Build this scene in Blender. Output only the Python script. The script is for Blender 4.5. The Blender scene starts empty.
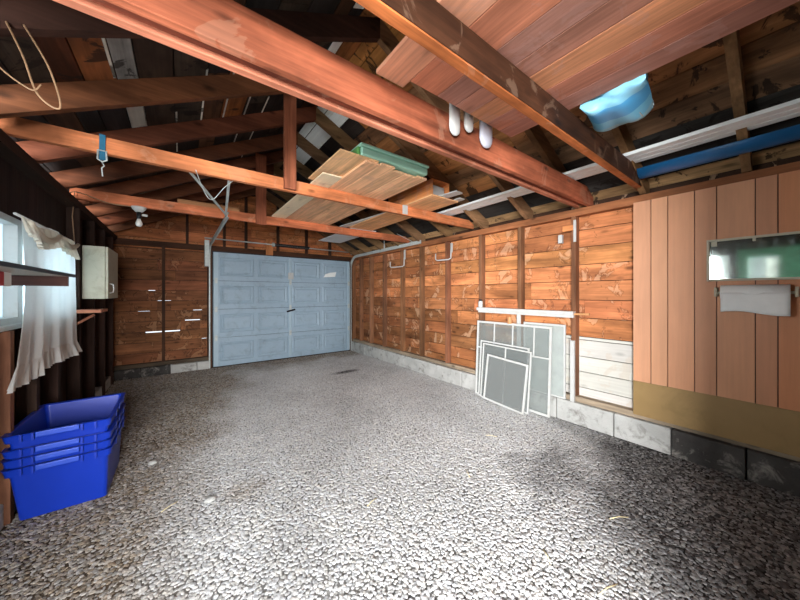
import bpy, math, random
import numpy as np
from mathutils import Vector, Matrix
random.seed(7)
rng = np.random.default_rng(7)
S = bpy.context.scene
C = S.collection

def lin(r, g, b, a=1.0):
    f = lambda c: (c/255/12.92) if c/255 <= 0.04045 else ((c/255+0.055)/1.055)**2.4
    return (f(r), f(g), f(b), a)

# ------------------------------------------------------------------ camera
cam_d = bpy.data.cameras.new('camera'); cam = bpy.data.objects.new('camera', cam_d); C.objects.link(cam)
cam.location = (0, 0, 1.35)
cam.rotation_euler = (math.radians(90), 0, -math.atan2(.6, .8))
cam_d.sensor_width = 36; cam_d.lens = 36*294/800
cam_d.shift_y = -6/800
cam_d.clip_start = 0.03
S.camera = cam
# ------------------------------------------------------------------ world, light, exposure
W = bpy.data.worlds.new('world'); S.world = W; W.use_nodes = True
bg = W.node_tree.nodes['Background']
bg.inputs[0].default_value = (0.90, 0.96, 1.0, 1); bg.inputs[1].default_value = 0.9
def area(name, loc, direction, sx, sy, power, col=(1, 1, 1)):
    l = bpy.data.lights.new(name, 'AREA'); l.shape = 'RECTANGLE'; l.size = sx; l.size_y = sy
    l.energy = power; l.color = col
    o = bpy.data.objects.new(name, l); C.objects.link(o); o.location = loc
    o.rotation_euler = Vector(direction).to_track_quat('-Z', 'Y').to_euler()
    return o
area('doorway_daylight', (-1.2, -4.4, 1.7), (0.25, 1, -0.06), 3.2, 2.4, 720, (0.99, 0.99, 1.0))
area('doorway_daylight_oblique', (-4.2, -2.9, 1.6), (1, 0.75, -0.04), 3.0, 2.2, 2100, (0.99, 0.99, 1.0))
area('curtain_window_daylight', (-1.25, 3.65, 1.55), (1, 0, -0.05), 1.0, 0.7, 48, (0.95, 0.98, 1.0))
area('side_window_daylight', (-1.12, 1.06, 1.5), (1, 0.8, -0.2), 0.8, 0.95, 75, (0.95, 0.98, 1.0))
S.view_settings.view_transform = 'Standard'; S.view_settings.look = 'None'
S.view_settings.gamma = 1.0; S.view_settings.use_curve_mapping = False
S.view_settings.exposure = 0.68

# ------------------------------------------------------------------ node helpers
def new_mat(name, rough=0.7, metal=0.0, spec=0.3):
    m = bpy.data.materials.new(name); m.use_nodes = True
    nt = m.node_tree; b = nt.nodes['Principled BSDF']
    b.inputs['Roughness'].default_value = rough; b.inputs['Metallic'].default_value = metal
    b.inputs['Specular IOR Level'].default_value = spec
    return m, nt, b
def nd(nt, typ, **kw):
    n = nt.nodes.new(typ)
    for k, v in kw.items():
        setattr(n, k, v)
    return n
def math_n(nt, op, a, b=None, clamp=False):
    n = nd(nt, 'ShaderNodeMath', operation=op); n.use_clamp = clamp
    for i, x in enumerate((a, b)):
        if x is None: continue
        if isinstance(x, (int, float)): n.inputs[i].default_value = x
        else: nt.links.new(x, n.inputs[i])
    return n.outputs[0]
def maprange(nt, v, a, b, c, d):
    n = nd(nt, 'ShaderNodeMapRange')
    nt.links.new(v, n.inputs[0])
    for i, x in enumerate((a, b, c, d)): n.inputs[i+1].default_value = x
    return n.outputs[0]
def mixcol(nt, fac, a, b, mode='MIX'):
    n = nd(nt, 'ShaderNodeMix', data_type='RGBA', blend_type=mode)
    if isinstance(fac, (int, float)): n.inputs[0].default_value = fac
    else: nt.links.new(fac, n.inputs[0])
    for i, x in ((6, a), (7, b)):
        if isinstance(x, tuple): n.inputs[i].default_value = x
        else: nt.links.new(x, n.inputs[i])
    return n.outputs[2]
def noise(nt, vec, scale, detail=3, rough=0.55, dist=0.0):
    n = nd(nt, 'ShaderNodeTexNoise'); n.inputs['Scale'].default_value = scale
    n.inputs['Detail'].default_value = detail; n.inputs['Roughness'].default_value = rough
    n.inputs['Distortion'].default_value = dist
    nt.links.new(vec, n.inputs['Vector']); return n.outputs[0]
def scaled(nt, vec, s):
    n = nd(nt, 'ShaderNodeVectorMath', operation='MULTIPLY'); nt.links.new(vec, n.inputs[0])
    n.inputs[1].default_value = s; return n.outputs[0]

def wood(name, axis, contrast=1.0, blotch=0.0, blotch_col=lin(225, 190, 150), dark_blotch=0.3, knots=0.6, rough=0.75, spec=0.2, grain=1.0, rimk=0.0):
    """wood whose base colour is the per-board colour attribute; grain runs along axis"""
    m, nt, b = new_mat(name, rough, 0, spec)
    tc = nd(nt, 'ShaderNodeTexCoord'); at = nd(nt, 'ShaderNodeAttribute', attribute_name='col')
    oi = nd(nt, 'ShaderNodeObjectInfo')
    off = math_n(nt, 'ADD', math_n(nt, 'MULTIPLY', at.outputs['Alpha'], 41.0), math_n(nt, 'MULTIPLY', oi.outputs['Random'], 17.0))
    add = nd(nt, 'ShaderNodeVectorMath', operation='ADD'); nt.links.new(tc.outputs['Object'], add.inputs[0])
    comb = nd(nt, 'ShaderNodeCombineXYZ')
    for i in range(3): nt.links.new(off, comb.inputs[i])
    nt.links.new(comb.outputs[0], add.inputs[1])
    v = add.outputs[0]
    i = 'XYZ'.index(axis)
    def sc(al, ac):
        s = [ac]*3; s[i] = al; return tuple(s)
    wide = noise(nt, scaled(nt, v, sc(.7, 5)), 1.6, 4, .6, .5)
    fine = noise(nt, scaled(nt, v, sc(1.2, 34)), 1.5, 3, .6, .12)
    patch = noise(nt, scaled(nt, v, sc(1.0, 1.8)), 1.7, 4, .6, .4)
    f1 = maprange(nt, wide, .3, .7, 1-.42*contrast, 1+.38*contrast)
    f2 = maprange(nt, fine, .3, .7, 1-.20*grain, 1+.16*grain)
    f3 = maprange(nt, patch, .3, .7, 1-dark_blotch, 1+dark_blotch*.8)
    f = math_n(nt, 'MULTIPLY', math_n(nt, 'MULTIPLY', f1, f2), f3)
    if knots:
        vo = nd(nt, 'ShaderNodeTexVoronoi'); vo.inputs['Scale'].default_value = 1.0
        nt.links.new(scaled(nt, v, sc(3.2, 7.0)), vo.inputs['Vector'])
        kn = maprange(nt, vo.outputs['Distance'], .06, .17, 1-knots, 1)
        f = math_n(nt, 'MULTIPLY', f, kn)
    col = nd(nt, 'ShaderNodeVectorMath', operation='SCALE'); nt.links.new(at.outputs['Color'], col.inputs[0]); nt.links.new(f, col.inputs[3])
    out = col.outputs[0]
    if blotch:
        n2 = noise(nt, scaled(nt, v, sc(1.5, 1.1)), 3.4, 5, .62, .8)
        fac = maprange(nt, n2, .575, .61, 0, blotch)
        rim = maprange(nt, math_n(nt, 'ABSOLUTE', math_n(nt, 'SUBTRACT', n2, .565)), .004, .016, 1-rimk, 1)
        sc2 = nd(nt, 'ShaderNodeVectorMath', operation='SCALE'); nt.links.new(out, sc2.inputs[0]); nt.links.new(rim, sc2.inputs[3]); out = sc2.outputs[0]
        out = mixcol(nt, fac, out, blotch_col)
    nt.links.new(out, b.inputs['Base Color'])
    bm_ = nd(nt, 'ShaderNodeBump'); bm_.inputs['Strength'].default_value = .35; bm_.inputs['Distance'].default_value = .004
    nt.links.new(fine, bm_.inputs['Height']); nt.links.new(bm_.outputs[0], b.inputs['Normal'])
    return m
def plain(name, rgb, rough=.5, metal=0, var=.12, scale=6, spec=.4, dirt=None, dirt_amt=0.0, bump=0.0, bscale=40):
    m, nt, b = new_mat(name, rough, metal, spec)
    tc = nd(nt, 'ShaderNodeTexCoord')
    n = noise(nt, tc.outputs['Object'], scale, 5, .6, .3)
    f = maprange(nt, n, .3, .7, 1-var, 1+var)
    c = nd(nt, 'ShaderNodeVectorMath', operation='SCALE'); c.inputs[0].default_value = lin(*rgb)[:3]; nt.links.new(f, c.inputs[3])
    out = c.outputs[0]
    if dirt:
        n2 = noise(nt, tc.outputs['Object'], scale*1.7, 6, .7, .5)
        out = mixcol(nt, maprange(nt, n2, .52, .7, 0, dirt_amt), out, lin(*dirt))
    nt.links.new(out, b.inputs['Base Color'])
    if bump:
        n3 = noise(nt, tc.outputs['Object'], bscale, 4, .6)
        bb = nd(nt, 'ShaderNodeBump'); bb.inputs['Strength'].default_value = bump; bb.inputs['Distance'].default_value = .01
        nt.links.new(n3, bb.inputs['Height']); nt.links.new(bb.outputs[0], b.inputs['Normal'])
    return m
def attrmat(name, rough=.8, var=.15, scale=20, spec=.2):
    m, nt, b = new_mat(name, rough, 0, spec)
    tc = nd(nt, 'ShaderNodeTexCoord'); at = nd(nt, 'ShaderNodeAttribute', attribute_name='col')
    f = maprange(nt, noise(nt, tc.outputs['Object'], scale, 4, .6), .3, .7, 1-var, 1+var)
    c = nd(nt, 'ShaderNodeVectorMath', operation='SCALE'); nt.links.new(at.outputs['Color'], c.inputs[0]); nt.links.new(f, c.inputs[3])
    nt.links.new(c.outputs[0], b.inputs['Base Color']); return m

M = {}
M['wx'] = wood('wood_grain_x', 'X'); M['wy'] = wood('wood_grain_y', 'Y'); M['wz'] = wood('wood_grain_z', 'Z')
M['siding_y'] = wood('siding_boards_y', 'Y', 1.1, .38, lin(214, 176, 142), .36, .6, rimk=.45)
M['siding_x'] = wood('siding_boards_x', 'X', 1.0, .3, lin(190, 145, 108), .4, .55, rimk=.5)
M['roof'] = wood('roof_boards', 'Y', 1.3, .8, lin(30, 25, 22), dark_blotch=.45, knots=.4)
M['beam'] = wood('beam_redwood', 'X', 1.0, .13, lin(214, 180, 152), .55, .7)
M['plank'] = wood('platform_plank', 'Y', .55, .22, lin(190, 150, 140), .2, .3)
M['panel'] = wood('panelling', 'Z', .16, 0, dark_blotch=.06, knots=0, rough=.5, spec=.35, grain=.25)
M['paintwood'] = wood('painted_wood', 'Y', .12, .35, lin(196, 178, 158), .08, .25, rough=.6, grain=.4)
M['white'] = plain('white_paint', (190, 191, 188), .5, 0, .04, 8, .4, (170, 160, 145), .35)
M['vinyl'] = plain('white_vinyl', (236, 240, 240), .45, 0, .05, 5)
M['blue_metal'] = plain('blue_enamel', (26, 92, 142), .35, 0, .1, 6, .5)
M['door'] = plain('door_paint', (156, 178, 194), .5, 0, .035, 4, .4, (110, 120, 122), .35)
M['door_stile'] = plain('door_stile_paint', (168, 190, 202), .45, 0, .04, 6)
M['galv'] = plain('galvanised_steel', (190, 197, 194), .5, .1, .12, 14, .5, (120, 110, 100), .4)
M['steel_dark'] = plain('dark_steel', (38, 40, 44), .45, .4, .2, 20)
M['concrete'] = plain('concrete', (180, 180, 176), .9, 0, .14, 5, .15, (84, 78, 70), .75, .5, 60)
M['concrete_dark'] = plain('soiled_concrete', (70, 68, 66), .9, 0, .3, 5, .15, (165, 160, 152), .8, .5, 60)
M['dirt'] = plain('soil', (108, 104, 98), .95, 0, .3, 9, .1, (60, 52, 44), .8, .8, 50)
M['bin'] = plain('blue_bin_plastic', (14, 50, 165), .36, 0, .06, 4, .5)
M['bin_grip'] = plain('blue_bin_plastic_pale', (44, 78, 190), .4, 0, .08, 14, .5)  # paler blue for the hand grips
M['fabric'] = None
M['hardboard'] = plain('olive_hardboard', (150, 122, 78), .45, 0, .10, 3, .35, (120, 100, 60), .4)
M['cabinet'] = plain('cream_paint', (176, 172, 150), .5, 0, .05, 5, .4, (120, 112, 92), .35)
M['black'] = plain('black_plastic', (22, 22, 24), .4, 0, .1, 10)
M['mint'] = plain('mint_plastic', (160, 208, 186), .5, 0, .05, 6)
M['green'] = plain('green_plastic', (108, 172, 92), .5, 0, .05, 6)
M['paper'] = plain('paper', (238, 242, 240), .9, 0, .03, 18, .1)
M['greycup'] = plain('grey_plastic', (178, 180, 190), .4, 0, .08, 8)
M['red'] = plain('red_paint', (196, 52, 52), .5, 0, .06, 8)
M['teal'] = plain('teal_webbing', (30, 98, 128), .7, 0, .1, 30)
M['bulb'] = plain('bulb_glass', (225, 225, 220), .15, 0, .02, 6, .6)
M['greenframe'] = plain('green_frame_paint', (86, 150, 120), .5, 0, .08, 8)
M['wire'] = plain('wire_jacket', (150, 118, 88), .5, 0, .1, 30)
M['yellow'] = plain('straw', (205, 190, 150), .8, 0, .1, 30)
# fabric: thin woven cloth, lets light through
def cloth(name, rgb, trans=.45):
    m, nt, b = new_mat(name, .95, 0, .05)
    b.inputs['Base Color'].default_value = lin(*rgb)
    t = nd(nt, 'ShaderNodeBsdfTranslucent'); t.inputs[0].default_value = lin(*rgb)
    mx = nd(nt, 'ShaderNodeMixShader'); mx.inputs[0].default_value = trans
    nt.links.new(b.outputs[0], mx.inputs[1]); nt.links.new(t.outputs[0], mx.inputs[2])
    nt.links.new(mx.outputs[0], nt.nodes['Material Output'].inputs[0]); return m
M['fabric'] = cloth('white_curtain_cloth', (240, 240, 236), .34)
M['valance'] = cloth('ivory_valance_cloth', (222, 216, 200), .3)
M['frosted'] = cloth('hazed_plastic_sheet', (186, 198, 204), .6)
def glass(name, rgb, alpha, rough=.05, vary=.2):
    m, nt, b = new_mat(name, rough, 0, .6)
    b.inputs['Base Color'].default_value = lin(*rgb)
    tr = nd(nt, 'ShaderNodeBsdfTransparent'); mx = nd(nt, 'ShaderNodeMixShader')
    tc = nd(nt, 'ShaderNodeTexCoord')
    n = noise(nt, tc.outputs['Object'], 5, 5, .6)
    nt.links.new(maprange(nt, n, .3, .7, alpha*(1-vary), alpha*(1+vary)), mx.inputs[0])
    nt.links.new(tr.outputs[0], mx.inputs[1]); nt.links.new(b.outputs[0], mx.inputs[2])
    nt.links.new(mx.outputs[0], nt.nodes['Material Output'].inputs[0]); return m
M['mesh'] = glass('grey_insect_mesh', (128, 134, 132), .38, .6, .05)
M['mesh_dark'] = glass('dark_insect_mesh', (132, 136, 134), .5, .6, .05)
M['pane'] = glass('dusty_glass', (150, 158, 155), .34)
M['pane_green'] = glass('pale_green_glass', (190, 198, 194), .6)
mm, nt, b = new_mat('dusty_mirror', .06, 1.0, .5)
b.inputs['Base Color'].default_value = (.62, .72, .68, 1)
tc = nd(nt, 'ShaderNodeTexCoord'); n = noise(nt, tc.outputs['Object'], 9, 6, .7, .4)
d = nd(nt, 'ShaderNodeBsdfDiffuse'); d.inputs[0].default_value = lin(140, 140, 125)
mx = nd(nt, 'ShaderNodeMixShader'); nt.links.new(maprange(nt, n, .42, .75, .04, .4), mx.inputs[0])
nt.links.new(b.outputs[0], mx.inputs[1]); nt.links.new(d.outputs[0], mx.inputs[2])
nt.links.new(mx.outputs[0], nt.nodes['Material Output'].inputs[0]); M['mirror'] = mm

# ------------------------------------------------------------------ mesh helpers
ORIG = {}
class MB:
    def __init__(s): s.v = []; s.f = []; s.c = []; s.sm = []
    def add(s, vs, fs, col=None, smooth=False, jitter=0.0):
        k = len(s.v); s.v += [tuple(p) for p in vs]
        c = col if col else (.5, .5, .5, 1)
        c = (c[0], c[1], c[2], random.random())
        for f in fs: s.f.append(tuple(i+k for i in f)); s.c.append(c); s.sm.append(smooth)
        return s
    def hexa(s, p, col=None):
        return s.add(p, [(0, 3, 2, 1), (4, 5, 6, 7), (0, 1, 5, 4), (1, 2, 6, 5), (2, 3, 7, 6), (3, 0, 4, 7)], col)
    def box(s, x0, x1, y0, y1, z0, z1, col=None):
        return s.hexa([(x0, y0, z0), (x1, y0, z0), (x1, y1, z0), (x0, y1, z0), (x0, y0, z1), (x1, y0, z1), (x1, y1, z1), (x0, y1, z1)], col)
    def bar(s, p0, p1, w, h, col=None, up=(0, 0, 1)):
        p0, p1 = Vector(p0), Vector(p1); d = (p1-p0).normalized(); r = d.cross(Vector(up))
        if r.length < 1e-5: r = Vector((1, 0, 0))
        r.normalize(); u = r.cross(d).normalized(); r *= w/2; u *= h/2
        return s.hexa([p0-r-u, p0+r-u, p0+r+u, p0-r+u, p1-r-u, p1+r-u, p1+r+u, p1-r+u], col)
    def tube(s, pts, r, n=8, col=None, caps=True):
        pts = [Vector(p) for p in pts]; rs = r if isinstance(r, (list, tuple)) else [r]*len(pts)
        vs = []; prev = None
        for i, p in enumerate(pts):
            d = (pts[min(i+1, len(pts)-1)]-pts[max(i-1, 0)]).normalized()
            a = prev if prev else (Vector((0, 0, 1)) if abs(d.z) < .9 else Vector((1, 0, 0)))
            x = (a - d*a.dot(d)).normalized(); prev = x; y = d.cross(x)
            for k in range(n):
                t = 2*math.pi*k/n; vs.append(p+(x*math.cos(t)+y*math.sin(t))*rs[i])
        fs = [(i*n+k, i*n+(k+1) % n, (i+1)*n+(k+1) % n, (i+1)*n+k) for i in range(len(pts)-1) for k in range(n)]
        if caps: fs += [tuple(range(n))[::-1], tuple((len(pts)-1)*n+k for k in range(n))]
        return s.add(vs, fs, col, True)
    def lathe(s, c, prof, n=20, axis='Z', col=None, sx=1, sy=1):
        vs = []
        for r, h in prof:
            for k in range(n):
                t = 2*math.pi*k/n; a, b2 = r*math.cos(t)*sx, r*math.sin(t)*sy
                p = {'Z': (a, b2, h), 'Y': (a, h, b2), 'X': (h, a, b2)}[axis]
                vs.append((c[0]+p[0], c[1]+p[1], c[2]+p[2]))
        m = len(prof)
        fs = [(i*n+k, i*n+(k+1) % n, (i+1)*n+(k+1) % n, (i+1)*n+k) for i in range(m-1) for k in range(n)]
        fs += [tuple(range(n))[::-1], tuple((m-1)*n+k for k in range(n))]
        return s.add(vs, fs, col, True)
    def grid(s, fn, nu, nv, col=None):
        vs = [fn(i/nu, j/nv) for i in range(nu+1) for j in range(nv+1)]
        fs = [(i*(nv+1)+j, (i+1)*(nv+1)+j, (i+1)*(nv+1)+j+1, i*(nv+1)+j+1) for i in range(nu) for j in range(nv)]
        return s.add(vs, fs, col, True)
    def build(s, name, mat, parent=None, origin=None, bevel=0.0, solid=0.0, label=None, cat=None, group=None, kind=None):
        if parent is not None: org = ORIG[parent.name]
        elif origin is not None: org = Vector(origin)
        else:
            a = np.array([tuple(p) for p in s.v]); org = Vector(((a[:, 0].min()+a[:, 0].max())/2, (a[:, 1].min()+a[:, 1].max())/2, a[:, 2].min()))
        me = bpy.data.meshes.new(name)
        me.from_pydata([tuple(Vector(p)-org) for p in s.v], [], s.f)
        at = me.attributes.new('col', 'FLOAT_COLOR', 'CORNER')
        arr = []
        for f, c in zip(s.f, s.c): arr += list(c)*len(f)
        at.data.foreach_set('color', arr)
        me.polygons.foreach_set('use_smooth', s.sm)
        me.materials.append(M[mat] if isinstance(mat, str) else mat); me.update()
        o = bpy.data.objects.new(name, me); C.objects.link(o)
        if parent is not None: o.parent = parent
        else: o.location = org
        ORIG[o.name] = org
        if bevel:
            b = o.modifiers.new('bevel', 'BEVEL'); b.width = bevel; b.segments = 2; b.limit_method = 'ANGLE'
        if solid:
            b = o.modifiers.new('solid', 'SOLIDIFY'); b.thickness = solid; b.offset = 0
        return tag(o, label, cat, group, kind)
def tag(o, label=None, cat=None, group=None, kind=None):
    if label: o['label'] = label
    if cat: o['category'] = cat
    if group: o['group'] = group
    if kind: o['kind'] = kind
    return o
def root(name, loc, label=None, cat=None, group=None, kind=None):
    o = bpy.data.objects.new(name, None); C.objects.link(o); o.location = loc; o.empty_display_size = .1
    ORIG[o.name] = Vector(loc); return tag(o, label, cat, group, kind)
def jit(c, a=.12):
    k = 1+random.uniform(-a, a); j = lambda x: max(0, x*k*(1+random.uniform(-a, a)*.35)); return (j(c[0]), j(c[1]), j(c[2]), 1)
st = 'structure'

# ------------------------------------------------------------------ floor and gravel
XL, XR, YB, YF = -0.88, 3.43, 6.50, -0.35
def fbm(x, y, seed=0):
    r = np.random.default_rng(seed); t = np.zeros_like(x)
    for k in range(5):
        f = 1.3*1.9**k
        for _ in range(3):
            a = r.uniform(0, 6.28); p = r.uniform(0, 6.28)
            t += np.sin((x*np.cos(a)+y*np.sin(a))*f*2+p+1.7*np.sin((x*np.sin(a)-y*np.cos(a))*f+p*2))/(1.6**k)
    return t/4.5
def zone(d, w): return np.clip(.5-d/w, 0, 1)
def soil_and_shade_zones(x, y):
    """where brown and dark soil mix into the gravel, plus painted near-right shade"""
    nz = fbm(x*1.5, y*1.5, 5)
    brown = zone(np.minimum((x+.15)-.27*np.clip(y-2, 0, 4)+.35*nz, (5.75-y)+.35*nz), .5)
    brown = np.maximum(brown, .8*zone(np.hypot(x-.36, y-2.25)-.12+.1*nz, .2))
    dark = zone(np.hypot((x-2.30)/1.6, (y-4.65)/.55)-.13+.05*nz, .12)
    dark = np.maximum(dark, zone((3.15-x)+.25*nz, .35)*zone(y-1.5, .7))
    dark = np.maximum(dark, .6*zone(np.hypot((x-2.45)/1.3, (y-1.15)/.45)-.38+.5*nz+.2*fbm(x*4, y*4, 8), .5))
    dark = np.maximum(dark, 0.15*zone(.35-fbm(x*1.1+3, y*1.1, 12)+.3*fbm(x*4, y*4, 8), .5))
    dark = np.maximum(dark, .95*zone(y-(.5*x-.40)+.18*nz, .45))  # front wall's cast shade painted into floor and gravel colour
    return brown, dark
def make_floor():
    nx, ny = 110, 190
    X, Y = np.meshgrid(np.linspace(XL-.2, XR+.2, nx), np.linspace(YF-1.5, YB+.3, ny), indexing='ij')
    br, dk = soil_and_shade_zones(X, Y)
    base = np.array([.22, .215, .205]); col = base*(1-br[..., None])+np.array([.10, .075, .055])*br[..., None]
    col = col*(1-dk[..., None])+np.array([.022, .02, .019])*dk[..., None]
    mb = MB(); V = [(x, y, -.007) for x, y in zip(X.ravel(), Y.ravel())]
    mb.v = V; 
    for i in range(nx-1):
        for j in range(ny-1):
            mb.f.append((i*ny+j, (i+1)*ny+j, (i+1)*ny+j+1, i*ny+j+1)); mb.c.append(tuple(col[i, j])+(1,)); mb.sm.append(False)
    k = len(mb.v); x0, x1, y0, y1 = XL-.2, XR+.2, YF-1.5, YB+.3
    mb.add([(x0, y0, -.2), (x1, y0, -.2), (x1, y1, -.2), (x0, y1, -.2), (x0, y0, -.0071), (x1, y0, -.0071), (x1, y1, -.0071), (x0, y1, -.0071)], [(0, 3, 2, 1), (0, 1, 5, 4), (1, 2, 6, 5), (2, 3, 7, 6), (3, 0, 4, 7)], (.1, .08, .06))
    mb.build('floor', attrmat('soil', .95, .3, 30, .1), origin=(1.2, 3, 0), kind=st)
make_floor()
def gravel():
    sp = .0165
    gx, gy = np.meshgrid(np.arange(XL+.08, 3.29, sp), np.arange(YF-.1, YB-.17, sp*.88))
    gx = gx+((np.arange(gx.shape[0]) % 2)*sp/2)[:, None]
    x = (gx+rng.uniform(-.42, .42, gx.shape)*sp).ravel(); y = (gy+rng.uniform(-.42, .42, gy.shape)*sp).ravel()
    cam_z = .6*x+.8*y; cam_x = .8*x-.6*y
    k = (cam_z > 1.15) & (np.abs(cam_x) < cam_z*1.42+.1); x, y = x[k], y[k]
    n = len(x)
    ph = (1+5**.5)/2
    base = np.array([(-1, ph, 0), (1, ph, 0), (-1, -ph, 0), (1, -ph, 0), (0, -1, ph), (0, 1, ph), (0, -1, -ph), (0, 1, -ph), (ph, 0, -1), (ph, 0, 1), (-ph, 0, -1), (-ph, 0, 1)])
    base /= np.linalg.norm(base[0])
    tri = np.array([(0, 11, 5), (0, 5, 1), (0, 1, 7), (0, 7, 10), (0, 10, 11), (1, 5, 9), (5, 11, 4), (11, 10, 2), (10, 7, 6), (7, 1, 8), (3, 9, 4), (3, 4, 2), (3, 2, 6), (3, 6, 8), (3, 8, 9), (4, 9, 5), (2, 4, 11), (6, 2, 10), (8, 6, 7), (9, 8, 1)])
    R = rng.normal(size=(n, 3, 3)); q, _ = np.linalg.qr(R)
    size = rng.uniform(.0082, .0140, n)*(1+.25*(rng.random(n) > .93))
    sc = rng.uniform(.7, 1.25, (n, 3)); sc[:, 2] *= .8
    V = base[None]*(1+rng.uniform(-.16, .16, (n, 12, 1)))*sc[:, None, :]
    V = np.einsum('nij,nkj->nki', q, V)*size[:, None, None]
    V[:, :, 2] *= .45
    h = .004*fbm(x*1.2, y*1.2, 3)
    V += np.stack([x, y, rng.uniform(-.0065, -.001, n)+h], 1)[:, None, :]
    me = bpy.data.meshes.new('gravel')
    me.vertices.add(n*12); me.vertices.foreach_set('co', V.reshape(-1))
    F = (tri[None]+(np.arange(n)*12)[:, None, None]).reshape(-1)
    me.loops.add(len(F)); me.loops.foreach_set('vertex_index', F.astype(np.int32))
    me.polygons.add(n*20); me.polygons.foreach_set('loop_start', np.arange(0, n*60, 3, dtype=np.int32))
    # stone colours: grey chips, browner where soil is mixed in, darker in painted shade
    g = rng.uniform(.44, .62, n)*(1+.12*fbm(x, y, 9)); tint = rng.uniform(-.04, .05, n)
    col = np.stack([g*(1.0+tint*.5), g*1.0, g*(.99-tint), np.ones(n)], 1)
    brown, dark = soil_and_shade_zones(x, y)
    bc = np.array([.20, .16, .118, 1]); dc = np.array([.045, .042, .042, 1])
    br = (brown*rng.uniform(.45, 1.1, n)).clip(0, 1)[:, None]; dk = (dark*rng.uniform(.6, 1.1, n)).clip(0, 1)[:, None]
    col = col*(1-br)+bc*rng.uniform(.5, 1.7, (n, 1))*br
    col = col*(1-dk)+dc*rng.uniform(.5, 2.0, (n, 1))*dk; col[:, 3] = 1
    at = me.attributes.new('col', 'FLOAT_COLOR', 'POINT')
    at.data.foreach_set('color', np.repeat(col, 12, axis=0).reshape(-1))
    me.polygons.foreach_set('use_smooth', np.zeros(n*20, bool))
    me.update(); me.validate()
    me.materials.append(attrmat('gravel_stone', .85, .12, 60, .25))
    o = bpy.data.objects.new('gravel', me); C.objects.link(o)
    tag(o, 'loose grey crushed gravel covering the garage floor', 'gravel', kind='stuff')
gravel()

# ------------------------------------------------------------------ right wall
OR = lin(186, 121, 77)
def siding(mb, axis, plane, a0, a1, z0, z1, h, cols, thick=.02, gap=.007, slits=(), top=None):
    """horizontal boards; each row broken into lengths"""
    z = z0
    while z < z1-.01:
        zt = min(z+h*random.uniform(.92, 1.08), z1)
        if slits: zt = min(z+h, z1)
        cuts = [a0]; x = a0+random.uniform(.5, 2.5)
        while x < a1-.3: cuts.append(x); x += random.uniform(1.2, 3.0)
        cuts.append(a1)
        for p, q in zip(cuts[:-1], cuts[1:]):
            segs = [(p, q, zt-gap)]
            for (s0, s1, sz, sh) in slits:
                if z < sz <= zt+.001:
                    new = []
                    for (a, b2, t) in segs:
                        if s0 < b2 and s1 > a:
                            if a < s0: new.append((a, s0, t))
                            new.append((max(a, s0), min(b2, s1), t-sh))
                            if b2 > s1: new.append((s1, b2, t))
                        else: new.append((a, b2, t))
                    segs = new
            c = cols((p+q)/2, (z+zt)/2); tk = thick*random.uniform(.9, 1.15)
            for (a, b2, t) in segs:
                tt = t
                if top:
                    lo, hi = top(a), top(b2)
                    if max(top(a), top(b2), top((a+b2)/2)) < z+.02: continue
                if axis == 'Y': mb.box(plane, plane+tk, a, b2-.002, z, tt, c)
                else:
                    if top:
                        # clip slice by slice under the roof line
                        nsl = max(1, int((b2-a)/.12)); st_ = (b2-a)/nsl
                        runs = []
                        for i in range(nsl):
                            xa = a+i*st_; m_ = top(xa+st_/2)
                            if m_ > z+.02: runs.append((xa, xa+st_, min(tt, m_)))
                        j = 0
                        while j < len(runs):
                            k2 = j
                            while k2+1 < len(runs) and abs(runs[k2+1][2]-tt) < 1e-6 and abs(runs[k2][2]-tt) < 1e-6: k2 += 1
                            mb.box(runs[j][0], runs[k2][1], plane, plane+tk, z, runs[j][2], c); j = k2+1
                    else: mb.box(a, b2-.002, plane, plane+tk, z, tt, c)
        z = zt
def rc(y, z):
    if .9 < y < 1.78 and z < .9: return lin(228, 226, 220)
    c = jit(OR, .16)
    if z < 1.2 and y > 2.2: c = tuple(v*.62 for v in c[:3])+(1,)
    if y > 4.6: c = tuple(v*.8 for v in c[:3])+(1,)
    return c
random.seed(11)
mb = MB()
# lower boards: raw behind, white-painted stretch beside the panelling
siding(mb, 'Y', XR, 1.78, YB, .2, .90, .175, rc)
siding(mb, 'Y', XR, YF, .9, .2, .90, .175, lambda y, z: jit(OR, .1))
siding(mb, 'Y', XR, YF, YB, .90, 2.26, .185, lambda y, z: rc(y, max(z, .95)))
mb.box(XR+.045, XR+.07, YF, YB, 0, 2.4, lin(60, 40, 28))
wall_right = mb.build('wall_right', 'siding_y', origin=(XR, 3, 0), kind=st)
mb = MB(); siding(mb, 'Y', XR, .9, 1.78, .2, .90, .165, lambda y, z: jit(lin(206, 204, 196), .04))
mb.build('painted_siding', 'paintwood', wall_right, label='white painted lower boards')
studs = [-.1, .2, .8, 1.39, 2.01, 2.60, 3.25, 3.87, 4.42, 5.03, 5.55, 6.0, 6.38]
for y in studs:
    MB().box(3.34, XR-.001, y-.022, y+.022, .27, 2.17, jit(lin(128, 88, 62), .15)).build('stud', 'wz', wall_right, bevel=.002)
MB().box(3.335, XR-.001, YF, YB, 2.17, 2.245, lin(150, 96, 62)).build('top_plate', 'wy', wall_right, bevel=.003)
MB().box(3.35, XR-.001, YF, YB, .215, .27, lin(150, 134, 114)).build('sill_plate', 'wy', wall_right, bevel=.003)
bj = [YF, .2, .61, 1.02, 1.55, 2.2, 2.9, 3.6, 4.3, 5.0, 5.7, YB-.1]
for yy, y2 in zip(bj[:-1], bj[1:]):
    MB().box(3.30+random.uniform(-.008, .008), XR+.06, yy+.004, y2-.004, -.05, .215).build('foundation_block', 'concrete_dark' if y2 < .7 else 'concrete', wall_right, bevel=.008)
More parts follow.
